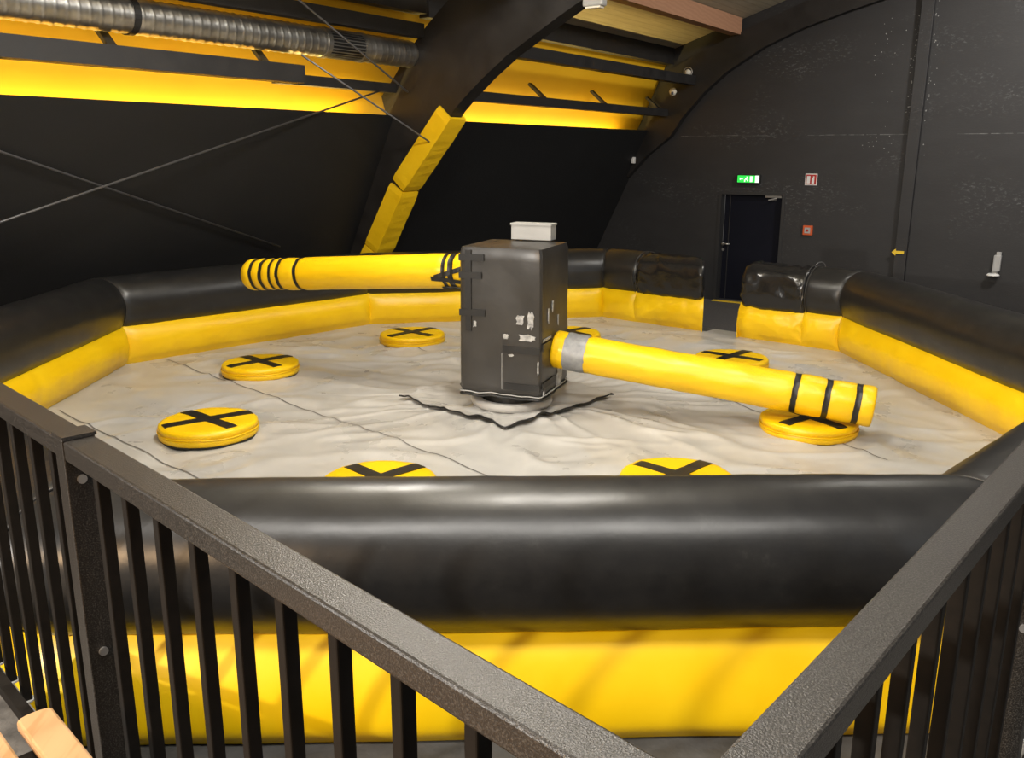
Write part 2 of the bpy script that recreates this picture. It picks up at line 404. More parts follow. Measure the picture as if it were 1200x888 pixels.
# ---- beams under the roof
def beam(s0, s1, t, z0, z1, w, label, m_='beam', name='roof_beam', cutend=0):
    a = [(-w / 2, z0), (w / 2, z0), (w / 2, z1), (-w / 2, z1)]
    mb = MB().prism([H(t + x, s0, z) for x, z in a], HU * (s1 - s0))
    if cutend:                                      # sloping cut at the far end
        for i in (4, 5): mb.v[i] = tuple(Vector(mb.v[i]) - HU * cutend)
    o = mb.build(name, m_, loc=None); tag(o, label, 'beam', None); return o
beam(SARCH + AT, -0.05, -1.30, 3.43, 3.56, 0.16, 'low slim dark beam held on short struts before the yellow band, beyond the arch', cutend=-0.25)
beam(-9.35, SARCH, -1.62, 3.48, 3.59, 0.12, 'short slim dark beam under the duct outlet, ending at the near side of the arch')
beam(-18, -9.3, -1.30, 3.47, 3.65, 0.20, 'thick dark beam below the metal duct, in front of the glowing yellow band')
beam(SARCH + AT, -0.05, -0.78, 3.98, 4.14, 0.18, 'dark beam beyond the arch, its cut end carrying a small bulb', cutend=-0.25)
beam(-18, SARCH, -1.15, 4.10, 4.26, 0.14, 'dark beam just above the metal duct, ending at the near side of the arch')
beam(SARCH + AT, -0.05, -1.28, 4.37, 4.70, 0.16, 'deep dark edge beam between the yellow band and the cream boards')
beam(-18, SARCH, -1.12, 4.37, 4.64, 0.16, 'deep dark edge beam above the duct and its upper beam')
beam(SARCH + 0.2, -0.12, 0.02, 4.80, 5.08, 0.20, 'raw reddish pine purlin under the cream ceiling boards', 'pine')
beam(-18, SARCH, 0.35, 4.52, 4.78, 0.22, 'dark upper purlin above the duct on the near side of the arch')
# struts
def strut(px, py, label, group):
    # solve s on the beam's top edge
    best = min((abs(pjx(H(-1.36, s / 50, 3.57)) - px), s / 50) for s in range(-700, 0))[1]
    near = best < SARCH; a = H(-1.36, best, 3.655 if near else 3.562); b = H(-1.615 if not near else -1.565, best - 0.02, 3.78 if not near else 3.88)
    d = (b - a); L = d.length; d.normalize(); w = d.cross(HU).normalized()
    o = MB().frame_box((a + b) / 2, d * L / 2, HU * 0.045, w * 0.02).build('strut', 'beam'); return tag(o, label, 'strut', group)
def pjx(P):
    d = P - CAM; return 600 + FPX * d.dot(Rt) / d.dot(Fw)
def pjy(P):
    d = P - CAM; return 444 - FPX * d.dot(Up) / d.dot(Fw)
for px, w in ((638, 'beside the arch'), (709, 'midway between arch and end wall'), (772, 'at the end wall')):
    strut(px, 115, 'short dark strut behind the low slim beam, ' + w, 'struts of the low beam')
for px, w in ((132, 'below the dark duct ring'), (312, 'near the duct outlet')):
    strut(px, 50, 'short dark strut behind the thick beam, ' + w, 'struts of the thick beam')

# ---- spiral duct
DTt, DZz, DR = -1.33, 3.925, 0.155
duct = thing('ventilation_duct', H(DTt, -11, DZz - DR), 'shiny galvanised spiral duct running along the yellow band', 'duct')
def spiral(s0, s1):
    n = int((s1 - s0) / 0.0125); rings = []
    for i in range(n + 1):
        s = s0 + (s1 - s0) * i / n; ring = []
        for k in range(28):
            q = 2 * math.pi * k / 28
            phs = ((s / 0.1 + k / 28) % 1.0)
            rr = DR + (0.006 if phs < 0.14 else 0.0)
            ring.append(H(DTt + math.cos(q) * rr, s, DZz + math.sin(q) * rr))
        rings.append(ring)
    return MB().loft(rings, True, True)
spiral(-17, -8.90).build('duct_run', 'duct', duct, smooth=True)
spiral(-8.35, SARCH).build('duct_run', 'duct', duct, smooth=True)
for s in (-11.25, -8.92, -8.33):
    MB().tube([H(DTt, s - 0.03, DZz), H(DTt, s + 0.03, DZz)], DR + 0.012, 28).build('coupling_ring', 'grille' if s < -11 else 'duct', duct)
gr = MB().tube([H(DTt, -8.90, DZz), H(DTt, -8.35, DZz)], DR - 0.012, 28).build('outlet_grille', 'grille', duct)
g = MB()
for k in range(28):
    q = 2 * math.pi * k / 28
    g.frame_box(H(DTt + math.cos(q) * DR, -8.625, DZz + math.sin(q) * DR), HU * 0.272, (HN * -math.sin(q) + Z * math.cos(q)) * 0.005, (HN * math.cos(q) + Z * math.sin(q)) * 0.004)
g.build('grille_bars', 'duct', gr)

# ---- bracing cables
WN = HU.cross(HN * LEAN + Z).normalized()
def on_wall(x, y, lift=0.07):
    P = H(wall_t(3.0), 0, 3.0) + (HN - Z * 0) * lift; return onpl(x, y, P, WN)
def on_arch(x, y, s=SARCH - 0.03): return onpl(x, y, HD + HU * s, HU)
def cable(a, b, r, label):
    d = (b - a).normalized(); o = MB().tube([a, a + d * 0.02, b], r, 8).build('brace_cable', 'cable', smooth=True); return tag(o, label, 'cable')
cable(on_wall(-60, 157), on_wall(328, 289), 0.011, 'bare steel bracing cable falling across the black wall towards the inflatable')
cable(on_wall(-60, 281, 0.55), on_arch(450, 105, -7.66), 0.011, 'steel bracing cable rising across the black wall to the yellow band')
cable(on_arch(503, 166, SARCH - 0.05), H(-1.13, -9.4, 3.74), 0.011, 'steel cable from the arch padding up to the duct outlet')
cable(on_arch(478, 108), H(-0.85, -9.9, 4.34), 0.011, 'steel cable running in front of the duct to the arch side')

# ---- fittings on the end wall
door = thing('door_1', H((DT0 + DT1) / 2, 0.1, 0), 'plain dark blue steel door with lever handle set in the end wall', 'door')
struct(door)
dl = MB().frame_box(H((DT0 + DT1) / 2 + 0.03, 0.13, 1.03), HN * 0.575, HU * 0.025, Z * 1.0).build('door_leaf', 'door', door, bevel=0.004)
fr = MB()
for t in (DT0 + 0.03, DT1 - 0.03): fr.frame_box(H(t, 0.08, DZ / 2), HN * 0.03, HU * 0.095, Z * (DZ / 2))
fr.frame_box(H((DT0 + DT1) / 2, 0.08, DZ - 0.02), HN * (DT1 - DT0) / 2, HU * 0.09, Z * 0.03)
fr.build('door_frame', 'frame', door)
MB().frame_box(H(0.03, 0.10, 1.03), HN * 0.006, HU * 0.006, Z * 1.0).build('leaf_joint', 'frame', door)
hd = MB(); hd.tube([H(-0.06, 0.105, 1.08), H(-0.06, 0.05, 1.08)], 0.028, 12); hd.tube([H(-0.06, 0.06, 1.08), H(0.0, 0.05, 1.085), H(0.08, 0.055, 1.08)], 0.013, 8)
hd.build('handle', 'steel', door, smooth=True)
MB().tube([H(-0.06, 0.105, 0.97), H(-0.06, 0.085, 0.97)], 0.026, 12).build('lock_plate', 'steel', door)
dc = MB().frame_box(H(0.86, 0.06, 2.0), HN * 0.15, HU * 0.03, Z * 0.032).build('door_closer', 'steel', door, bevel=0.005)
MB().tube([H(0.92, 0.04, 1.96), H(0.80, -0.02, 1.93), H(0.9, 0.1, 1.92)], 0.012, 8).build('closer_arm', 'steel', dc)
MB().frame_box(H(0.24, -0.08, 0.006), HN * 0.38, HU * 0.06, Z * 0.006).build('threshold_strip', 'arrow', door)

ex = thing('exit_sign', H(0.4, -0.05, 2.25), 'lit green escape route sign above the dark door', 'exit sign')
MB().frame_box(H(0.41, -0.04, 2.30), HN * 0.215, HU * 0.04, Z * 0.085).build('sign_case', 'darkcase', ex, bevel=0.006)
MB().frame_box(H(0.37, -0.083, 2.30), HN * 0.165, HU * 0.004, Z * 0.062).build('sign_face', 'green', ex)
MB().frame_box(H(0.575, -0.083, 2.30), HN * 0.036, HU * 0.004, Z * 0.062).build('side_panel', 'exitwhite', ex)
pic = MB()
def pb_(t0, t1, z0, z1): pic.frame_box(H((t0 + t1) / 2, -0.089, (z0 + z1) / 2), HN * (t1 - t0) / 2, HU * 0.002, Z * (z1 - z0) / 2)
pb_(0.44, 0.49, 2.25, 2.35)                                             # door opening
pb_(0.375, 0.395, 2.325, 2.345); pb_(0.35, 0.39, 2.285, 2.32); pb_(0.335, 0.355, 2.25, 2.29); pb_(0.385, 0.41, 2.26, 2.285)   # running figure
pb_(0.25, 0.315, 2.293, 2.307); pb_(0.25, 0.265, 2.28, 2.32)            # arrow
pic.build('pictogram', 'exitwhite', ex)

rs = thing('fire_hose_sign', H(1.53, -0.01, 2.22), 'small red and white fire equipment sign on the end wall', 'sign')
MB().frame_box(H(1.53, -0.006, 2.31), HN * 0.105, HU * 0.006, Z * 0.10).build('sign_border', 'white', rs)
MB().frame_box(H(1.53, -0.014, 2.31), HN * 0.09, HU * 0.003, Z * 0.085).build('sign_plate', 'red', rs)
pic = MB()
pic.frame_box(H(1.485, -0.019, 2.305), HN * 0.028, HU * 0.002, Z * 0.065); pic.frame_box(H(1.565, -0.019, 2.29), HN * 0.022, HU * 0.002, Z * 0.05)
pic.frame_box(H(1.575, -0.019, 2.355), HN * 0.012, HU * 0.002, Z * 0.012)
pic.build('pictogram', 'white', rs)
cp = thing('call_point', H(1.55, -0.01, 1.34), 'orange red alarm push box below the red sign', 'alarm box')
MB().frame_box(H(1.55, -0.025, 1.42), HN * 0.085, HU * 0.025, Z * 0.085).build('housing', 'orange', cp, bevel=0.008)
MB().frame_box(H(1.55, -0.053, 1.42), HN * 0.05, HU * 0.004, Z * 0.05).build('pane', 'casegrey', cp)
MB().tube([H(1.55, -0.056, 1.42), H(1.55, -0.064, 1.42)], 0.022, 14).build('push_button', 'red', cp)
az = 1.135
arrow = MB().prism([H(t, -0.122, az + z) for t, z in [(3.02, 0), (3.085, 0.06), (3.085, 0.025), (3.215, 0.025), (3.215, -0.025), (3.085, -0.025), (3.085, -0.06)]], HU * 0.012).build('arrow_sign', 'arrow')
tag(arrow, 'small yellow arrow pointing left on the wall pillar', 'arrow')
dev = thing('wall_dispenser', H(4.61, -0.05, 0.86), 'white wall dispenser with drip tray on the end wall', 'dispenser')
MB().frame_box(H(4.62, -0.05, 1.05), HN * 0.055, HU * 0.05, Z * 0.13).build('housing', 'casegrey', dev, bevel=0.015)
MB().frame_box(H(4.63, -0.04, 1.20), HN * 0.035, HU * 0.03, Z * 0.03).build('top_clip', 'casegrey', dev, bevel=0.006)
MB().frame_box(H(4.60, -0.03, 0.90), HN * 0.04, HU * 0.02, Z * 0.03).build('neck', 'casegrey', dev)
MB().tube([H(4.59, -0.10, 0.845), H(4.59, -0.10, 0.86), H(4.59, -0.10, 0.885)], [0.085, 0.10, 0.075], 18).build('drip_tray', 'white', dev, smooth=False)
sen = MB().frame_box(H(wall_t(2.62) + 0.03, -0.25, 2.62), HN * 0.03, HU * 0.04, Z * 0.06).build('wall_sensor', 'white', bevel=0.008)
tag(sen, 'tiny white sensor on the black wall near the corner', 'sensor')

# bulb on the beam end and hanging globe
bl = thing('bulb_lamp', H(-0.72, -0.2, 4.14), 'small bulb in a wire ring at the end of the upper dark beam', 'lamp')
c = H(-0.80, -0.28, 4.20)
MB().tube([c + Z * -0.06, c + Z * -0.03, c + Z * 0.02, c + Z * 0.05], [0.03, 0.06, 0.06, 0.02], 14).build('bulb', 'glass', bl, smooth=True)
MB().tube([c + (HN * math.cos(q) + Z * math.sin(q)) * 0.085 for q in [k * 0.35 for k in range(19)]], 0.008, 6).build('wire_ring', 'steel', bl)
gl = thing('hanging_globe', H(-1.05, -0.3, 3.85), 'small round globe hanging from the upper dark beam', 'lamp')
c = H(-1.05, -0.35, 3.86)
MB().tube([c + Z * -0.07, c + Z * -0.055, c, c + Z * 0.055, c + Z * 0.07], [0.015, 0.05, 0.075, 0.05, 0.015], 16).build('globe', 'glass', gl, smooth=True)
MB().tube([c + Z * 0.07, c + Z * 0.20], 0.006, 6).build('cord', 'grille', gl)
MB().box(c + Vector((-0.02, -0.07, -0.03)), 0.02, 0.01, 0.025).build('clip', 'grille', gl)
lc = on_arch(697, 2, SARCH - 0.10)
lf = thing('arch_lamp', lc, 'small clear plastic lamp fixed under the arch beside the pine purlin', 'lamp')
MB().frame_box(lc, HN * 0.12, HU * 0.06, Z * 0.05).build('housing', 'casegrey', lf, bevel=0.02)
MB().frame_box(lc - Z * 0.055, HN * 0.09, HU * 0.045, Z * 0.012).build('diffuser', 'glass', lf, bevel=0.005)

# ================================================================== THE INFLATABLE ARENA
FZ = 0.68
Ai, Bi, Ci, Di = [onz(*p, FZ).to_2d() for p in ((149, 427), (433, 380), (706, 371), (983, 412))]
Gi, Fi = Vector((-1.62, 3.32)), Vector((1.72, 3.41))
Ei, Hi = Vector((3.80, 5.48)), Vector((-3.83, 5.58))
POLY = [Ai, Bi, Ci, Di, Ei, Fi, Gi, Hi]            # clockwise seen from above
def outward(a, b):
    d = (b - a).normalized(); return Vector((-d.y, d.x))
CEN = sum(POLY, Vector((0, 0))) / 8
MIT = []
for i, v in enumerate(POLY):
    n1 = outward(POLY[i - 1], v); n2 = outward(v, POLY[(i + 1) % 8]); mm = (n1 + n2); mm = mm / (mm.dot(n1)); MIT.append(mm)
nCD = outward(Ci, Di); dCD = (Di - Ci)
def fracCD(x, y):
    q = onz(x, y, FZ).to_2d(); return (q - Ci).dot(dCD) / dCD.length_squared
gL, gR, sL, sR = fracCD(834, 385), fracCD(866, 394), fracCD(752, 375), fracCD(938, 406)
# path of joints: (point, mitre)
J = [(Ci + dCD * gR, nCD), (Ci + dCD * sR, nCD), (Di, MIT[3]), (Ei, MIT[4]), (Fi, MIT[5]), (Gi, MIT[6]), (Hi, MIT[7]),
     (Ai, MIT[0]), (Bi, MIT[1]), (Ci, MIT[2]), (Ci + dCD * sL, nCD), (Ci + dCD * gL, nCD - dCD.normalized() * 0.6)]
TR, TO, TZ = 0.293, 0.215, FZ + 0.575
arena = thing('inflatable_arena', (CEN.x, CEN.y, 0), 'eight sided inflatable arena with thick black tube on yellow walls', 'inflatable')

struct(MB().prism([Vector((v.x + mm.x * 0.62, v.y + mm.y * 0.62, 0)) for v, mm in zip(POLY, MIT)], Z * PODZ).build('floor', 'ground'))
def seg_points(i, prof, nl, wob, closed, ends):
    (a, ma), (b, mb_) = J[i], J[i + 1]
    L = (b - a).length; rings = []
    for k in range(nl + 1):
        f = k / nl
        f2 = 0.5 - 0.5 * math.cos(math.pi * f) if nl > 20 else f
        f = 0.45 * f + 0.55 * f2
        base = a.lerp(b, f); mv = ma.lerp(mb_, f)
        dist = min(f, 1 - f) * L
        ring = []
        for j, (o, z) in enumerate(prof(f, dist)):
            p = base + mv * o
            w = wob(p.x, p.y, z, f, dist, j)
            q = p + mv * w[0]
            ring.append(Vector((q.x, q.y, z + w[1])))
        rings.append(ring)
    return rings
NT = 44
def tube_prof(is_end0, is_end1, i):
    (a, _), (b, _) = J[i], J[i + 1]; L = (b - a).length
    def prof(f, dist):
        pin = 1 - 0.045 * math.exp(-dist / 0.02) - 0.02 * math.exp(-dist / 0.12)
        de = f * L if is_end0 else ((1 - f) * L if is_end1 else 9)
        if de < 0.09: pin = pin * (0.80 + 0.20 * math.sqrt(max(0, 1 - (1 - de / 0.09) ** 2)))
        r = TR * pin
        # the end pieces are squarer
        out = []
        for k in range(NT):
            q = 2 * math.pi * k / NT; cx, cz = math.cos(q), math.sin(q)
            e = 1.0
            if is_end0 or is_end1: e = 1.0 / (abs(cx) ** 3 + abs(cz) ** 3) ** (1 / 3) * 0.97
            out.append((TO + cx * r * e, TZ + cz * r * e))
        return out
    return prof
def tube_wob(i, amp):
    def w(x, y, z, f, dist, j):
        q = 2 * math.pi * j / NT
        pk_ = math.exp(-dist / 0.14)
        k = amp * (N3((x, y, z), 5.0, i) * 0.7 + N3((x + z, y - z, z), 14.0, i + 3) * 0.45)
        k += pk_ * 0.006 * N3((math.cos(q) * 6, math.sin(q) * 6, i), 1.0) + 0.006 * N3((x, y, z), 1.6, 9)
        if amp > 0.01:
            rg = 1 - abs(noise.noise(Vector((q * 3.2 + dist * 1.5, dist * 2.0, i + 0.5)))) * 3
            rg2 = 1 - abs(noise.noise(Vector((q * 2.2 - dist * 7.0, dist * 4.0 + q, i + 7.5)))) * 3
            k += (0.020 * max(0, rg) ** 2 + 0.016 * max(0, rg2) ** 2) * (0.35 + math.exp(-dist / 0.15)) - 0.012
        return (math.cos(q) * k, math.sin(q) * k)
    return w
NJ = len(J) - 1
for i in range(NJ):
    e0, e1 = (i == 0), (i == NJ - 1)
    L = (J[i + 1][0] - J[i][0]).length
    nl = max(30, int(L / 0.035))
    amp = 0.020 if (e0 or e1) else 0.0035
    rings = seg_points(i, tube_prof(e0, e1, i), nl, tube_wob(i, amp), True, None)
    MB().loft(rings, True, e0 or e1).build('tube_section', 'blackgloss' if (e0 or e1) else 'black', arena, smooth=True)
    # yellow inside wall: a softly bulging lower tube
    def yprof(f, dist):
        b = 1 - 0.5 * math.exp(-dist / 0.05)
        return [(0.03, FZ - 0.03), (-0.012 * b, FZ + 0.03), (-0.055 * b, FZ + 0.09), (-0.080 * b, FZ + 0.18), (-0.076 * b, FZ + 0.26), (-0.040 * b, FZ + 0.34), (0.03, FZ + 0.405), (0.12, FZ + 0.44)]
    def fine(prof, sub=4):
        def g(f, dist):
            P = prof(f, dist); out = []
            for k in range(len(P) - 1):
                p0 = P[max(k - 1, 0)]; p1 = P[k]; p2 = P[k + 1]; p3 = P[min(k + 2, len(P) - 1)]
                for s_ in range(sub):
                    t = s_ / sub
                    out.append(tuple(0.5 * ((2 * p1[c]) + (-p0[c] + p2[c]) * t + (2 * p0[c] - 5 * p1[c] + 4 * p2[c] - p3[c]) * t * t + (-p0[c] + 3 * p1[c] - 3 * p2[c] + p3[c]) * t ** 3) for c in (0, 1)))
            out.append(P[-1]); return out
        return g
    yamp = 0.016 if (e0 or e1) else 0.003
    def ywob(x, y, z, f, dist, j, i=i, yamp=yamp):
        k = yamp * (N3((x, y, z * 0.6), 7.0, i) + 0.6 * N3((x + z * .8, y + z * .8, z), 15.0, i + 5))
        LL = (J[i + 1][0] - J[i][0]).length
        crease = noise.noise(Vector((f * LL * 7.5, i * 3.3, z * 0.8)))
        k += 0.012 * max(0, crease - 0.2) * math.exp(-max(0, z - FZ) / 0.3) * 3
        return (k, 0)
    MB().loft(seg_points(i, fine(yprof), nl, ywob, False, None), False).build('inner_wall', 'yellow', arena, smooth=True)
    def oprof(f, dist):
        b = 1 - 0.06 * math.exp(-dist / 0.06)
        if e0 or e1: return [(0.24, FZ + 0.40), (0.32, FZ + 0.335), (0.34, FZ + 0.2), (0.34, FZ + 0.05), (0.33, FZ - 0.07)]
        return [(0.24, FZ + 0.40), (0.335 * b, FZ + 0.335), (0.40 * b, FZ + 0.26), (0.455 * b, FZ + 0.16), (0.49 * b, FZ + 0.06), (0.50 * b, FZ - 0.015), (0.47, FZ - 0.07)]
    def owob(x, y, z, f, dist, j, i=i): return (0.006 * N3((x, y, z), 2.5, i) * 1.5, 0)
    MB().loft(seg_points(i, fine(oprof), nl, owob, False, None), False).build('outer_wall', 'yellow', arena, smooth=True)
    if e0 or e1:                                    # closing face at the entrance
        (a, mv) = J[0] if e0 else J[-1]
        pts = [(-0.03, FZ - 0.03), (-0.05, FZ + 0.18), (-0.02, FZ + 0.31), (0.05, FZ + 0.345), (0.32, FZ + 0.32), (0.33, FZ - 0.03)]
        MB().prism([Vector((a.x + mv.x * o, a.y + mv.y * o, z)) for o, z in pts], Vector((dCD.normalized().x, dCD.normalized().y, 0)) * (0.012 if e0 else -0.012)).build('end_panel', 'yellow', arena)
# stitched seam bands
for idx in (1, 10, 9, 2, 7, 3, 4, 5):
    (a, mv) = J[idx]
    d2 = Vector((-mv.y, mv.x)).normalized()
    for off in ((-0.022, 0.022) if idx in (1, 10) else (0.0,)):
        pts = []
        for k in range(33):
            q = 2 * math.pi * k / 32; r = TR * (1.004 if idx in (1, 10) else 0.955)
            p = a + mv * (TO + math.cos(q) * r) + d2 * off
            pts.append(Vector((p.x, p.y, TZ + math.sin(q) * r)))
        MB().tube(pts, 0.006, 6, False).build('seam_piping', 'boxwrap', arena, smooth=True)
loopc = J[1][0] + J[1][1] * (TO + 0.12)
lp = Vector((loopc.x, loopc.y, TZ + TR - 0.02))
MB().tube([lp + Vector((math.cos(q) * 0.055, 0, math.sin(q) * 0.055)) for q in [k * 0.314 for k in range(21)]], 0.005, 6, False).build('pull_loop', 'cable', arena)

# trampoline-like floor cover
cx0, cy0 = 0.03, 7.55
def fh(x, y):
    dx, dy = x - cx0, y - cy0; r = math.hypot(dx, dy); a = math.atan2(dy, dx)
    h = 0.030 * N3((x, y, 0), 0.8, 2.0) + 0.012 * N3((x + 0.35 * y, y * 0.55, 0), 2.2, 5.0)
    wx, wy = x + 0.25 * N3((x, y, 0), 1.3, 4.0), y + 0.25 * N3((x, y, 0), 1.3, 6.0)
    rid = math.exp(-(N3((wx * 0.8 + wy * 0.5, wy * 1.2 - wx * 0.4, 0), 1.7, 8.0) * 5.5) ** 2)
    h += 0.018 * rid
    rid = math.exp(-(N3((wx * 0.5 - wy * 0.9, wy * 0.8 + wx * 0.9, 0), 2.4, 18.0) * 5.0) ** 2)
    h += 0.006 * rid
    fold = math.exp(-(noise.noise(Vector((a * 5.0 + r * 0.3, r * 0.35, 3.1))) * 5.0) ** 2)
    h += 0.020 * fold * min(1, r / 0.8) * max(0, 1 - r / 4.5)
    h += 0.004 * N3((wx, wy, 0), 5.0, 11.0)
    return h - 0.012
def inside_r(a):
    d = Vector((math.cos(a), math.sin(a))); c0 = Vector((cx0, cy0)); best = 1e9
    for i in range(8):
        p, q = POLY[i], POLY[(i + 1) % 8]; e = q - p
        den = d.x * e.y - d.y * e.x
        if abs(den) < 1e-9: continue
        t = ((p - c0).x * e.y - (p - c0).y * e.x) / den; u_ = ((p - c0).x * d.y - (p - c0).y * d.x) / den
        if t > 0 and -1e-6 <= u_ <= 1 + 1e-6: best = min(best, t)
    return best
NA, NR = 480, 150
rings = []
angs = [2 * math.pi * k / NA for k in range(NA)]; lim = [inside_r(a) + 0.03 for a in angs]
for i in range(NR + 1):
    f = i / NR; ring = []
    for a, l in zip(angs, lim):
        r = 0.05 + (l - 0.05) * f; x = cx0 + math.cos(a) * r; y = cy0 + math.sin(a) * r
        ring.append(Vector((x, y, FZ + fh(x, y) * min(1, (1 - f) * 12 + 0.15))))
    rings.append(ring)
MB().loft(rings, True).build('floor_cover', 'floorcover', arena, smooth=True)
la, lb = J[-1][0], J[0][0]
lip = MB()
lip.prism([Vector((p.x, p.y, FZ - 0.045)) for p in (la, lb, lb + nCD * 0.30, la + nCD * 0.30)], Z * 0.035); lip.build('entrance_step', 'floorcover', arena, bevel=0.012)
# seams running over the cover
def ribbon(p0, p1, w=0.006, lift=0.004):
    n = 60; d = (p1 - p0).normalized(); nn = Vector((-d.y, d.x)); L = []; Rr = []
    for k in range(n + 1):
        p = p0.lerp(p1, k / n); z = FZ + fh(p.x, p.y) + lift
        L.append(Vector((p.x + nn.x * w, p.y + nn.y * w, z))); Rr.append(Vector((p.x - nn.x * w, p.y - nn.y * w, z)))
    return MB().loft([L, Rr], False)
for a, b in (((70, 481), (232, 560)), ((195, 421), (600, 566)), ((440, 392), (500, 412)), ((770, 440), (1040, 540))):
    ribbon(onz(*a, FZ).to_2d(), onz(*b, FZ).to_2d()).build('cover_seam', 'seam', arena)

# ---- podiums
PZ = FZ + 0.115; PR = 0.362
def podium_mesh(seed):
    rings = []
    prof = [(0.0, 0.115), (0.12, 0.117), (0.24, 0.117), (0.315, 0.114), (0.345, 0.108), (0.358, 0.097), (0.362, 0.085), (0.359, 0.066), (0.354, 0.058), (0.362, 0.050), (0.366, 0.034), (0.362, 0.014), (0.350, 0.000)]
    for (r, z) in prof:
        ring = []
        for k in range(72):
            q = 2 * math.pi * k / 72
            rr = r + (0.006 * noise.noise(Vector((math.cos(q) * 7, math.sin(q) * 7, z * 60 + seed))) if r > 0.3 else 0)
            zz = z + 0.004 * noise.noise(Vector((math.cos(q) * r * 16, math.sin(q) * r * 16, seed))) + (0.004 * noise.noise(Vector((q * 4, seed, z * 30))) if 0.3 < r and z < .1 else 0)
            ring.append(Vector((math.cos(q) * rr, math.sin(q) * rr, zz)))
        rings.append(ring)
    return MB().loft(rings, True)
def podium(px, py, ang, label, a2=90):
    c = onz(px, py, PZ); base = Vector((c.x, c.y, FZ))
    t = thing('podium', base, label, 'podium', 'yellow podiums on the arena floor')
    sd = px * 0.013
    mb = podium_mesh(sd); mb.v = [tuple(Vector(v) + base) for v in mb.v]; mb.build('cover', 'yellow', t, smooth=True)
    b = MB().tube([base + Z * -0.012, base + Z * 0.003], 0.358, 48); b.build('base_pad', 'blackplain', t)
    pts = [base + Vector((math.cos(q) * 0.366, math.sin(q) * 0.366, 0.056 + 0.003 * math.sin(q * 5 + sd))) for q in [2 * math.pi * k / 48 for k in range(49)]]
    MB().tube(pts, 0.005, 5, False).build('rim_piping', 'yellow', t, smooth=True)
    for j, (an, w, ln) in enumerate(((ang, 0.047, 0.315), (ang + a2, 0.047, 0.33))):
        d = Vector((math.cos(math.radians(an)), math.sin(math.radians(an)), 0)); nn = Vector((-d.y, d.x, 0)); r1 = []; r2 = []
        for k in range(25):
            f = -1 + 2 * k / 24; p = d * (ln * f); w_ = w * (1 + 0.06 * noise.noise(Vector((f * 3, sd, j))))
            z = 0.1215 + 0.0015 * j - max(0, abs(f) - 0.9) * 0.05 + 0.003 * noise.noise(Vector((p.x * 16, p.y * 16, sd)))
            r1.append(base + p + nn * w_ + Z * z); r2.append(base + p - nn * w_ + Z * z)
        low1 = [q - Z * 0.006 for q in r1]; low2 = [q - Z * 0.006 for q in r2]
        MB().loft([list(x) for x in zip(r1, r2, low2, low1)], True, True).build('tape_strip', 'blackplain', t)
podium(483, 389, -42, 'yellow podium with black cross left of the tall box, by the back wall')
podium(305, 423, -44, 'yellow podium with black cross by the left padded wall, under the high arm tip')
podium(244, 491, -40, 'yellow podium with large black cross beside the corner post of the railing', 76)
podium(444, 560, -46, 'yellow podium half hidden by the front tube, left of the box mat')
podium(794, 556, -44, 'yellow podium half hidden by the front tube, right of the box mat')
podium(948, 488, 38, 'yellow podium lying under the tip of the low arm', 80)
podium(857, 417, -38, 'yellow podium behind the middle of the low arm, facing the entrance gap', 84)
podium(666, 388, 40, 'yellow podium half hidden behind the tall box')

# ---- motor column in the middle
fl, frr, rb = onz(543, 460, 0.83), onz(638, 470, 0.83), onz(661, 446, 0.83)
bd = (frr - fl); bd.z = 0; bd.normalize(); BA = math.atan2(bd.y, bd.x)
bx = bd; by = Vector((-bd.y, bd.x, 0))
HW = 0.352; BC = (fl + rb) / 2; BC.z = 0
BZ0, BZ1 = 0.835, 2.03
box = thing('motor_box', (BC.x, BC.y, FZ + 0.03), 'tall dark grey taped box standing in the middle of the arena', 'machine box')
def Bp(a, b, z): return BC + bx * a + by * b + Z * z
K = 24; rings = []
def sq(r, n=128, rad=0.05):
    out = []
    for k in range(n):
        q = 2 * math.pi * (k + 0.5) / n; c_, s_ = math.cos(q), math.sin(q)
        e = 1 / (abs(c_) ** 26 + abs(s_) ** 26) ** (1 / 26); out.append((c_ * e * r, s_ * e * r))
    return out
for i in range(K + 1):
    f = i / K; z = BZ0 + (BZ1 - BZ0) * f
    r = HW * (1.01 - 0.012 * f); r -= 0.012 * max(0, 1 - (1 - f) * 24) + 0.018 * max(0, 1 - f * 24)
    rings.append([Bp(a + 0.004 * noise.noise(Vector((a * 5, b * 5, z * 3))), b + 0.006 * noise.noise(Vector((a * 4 + 7, b * 5, z * 3.5))), z + (0.012 * noise.noise(Vector((a * 6, b * 6, 2))) if i == 0 else 0)) for a, b in sq(r)])
bb = MB().loft(rings, True, False)
n_ = len(rings[0]); tv = [Bp(a, b, BZ1 + 0.012 + 0.006 * noise.noise(Vector((a * 9, b * 9, 1)))) for a, b in sq(HW * 0.55)]
o_ = len(bb.v); bb.v += [tuple(p) for p in tv]; last0 = K * n_
for k in range(n_): bb.f.append((last0 + k, last0 + (k + 1) % n_, o_ + (k + 1) % n_, o_ + k))
bb.f.append(tuple(range(o_, o_ + n_))); bb.f.append(tuple(range(n_))[::-1])
bb.build('box_cover', 'boxwrap', box, smooth=False)
for p_ in bpy.data.objects['box_cover'].data.polygons: p_.use_smooth = True
try: bpy.data.objects['box_cover'].data.set_sharp_from_angle(angle=0.6)
except Exception: pass
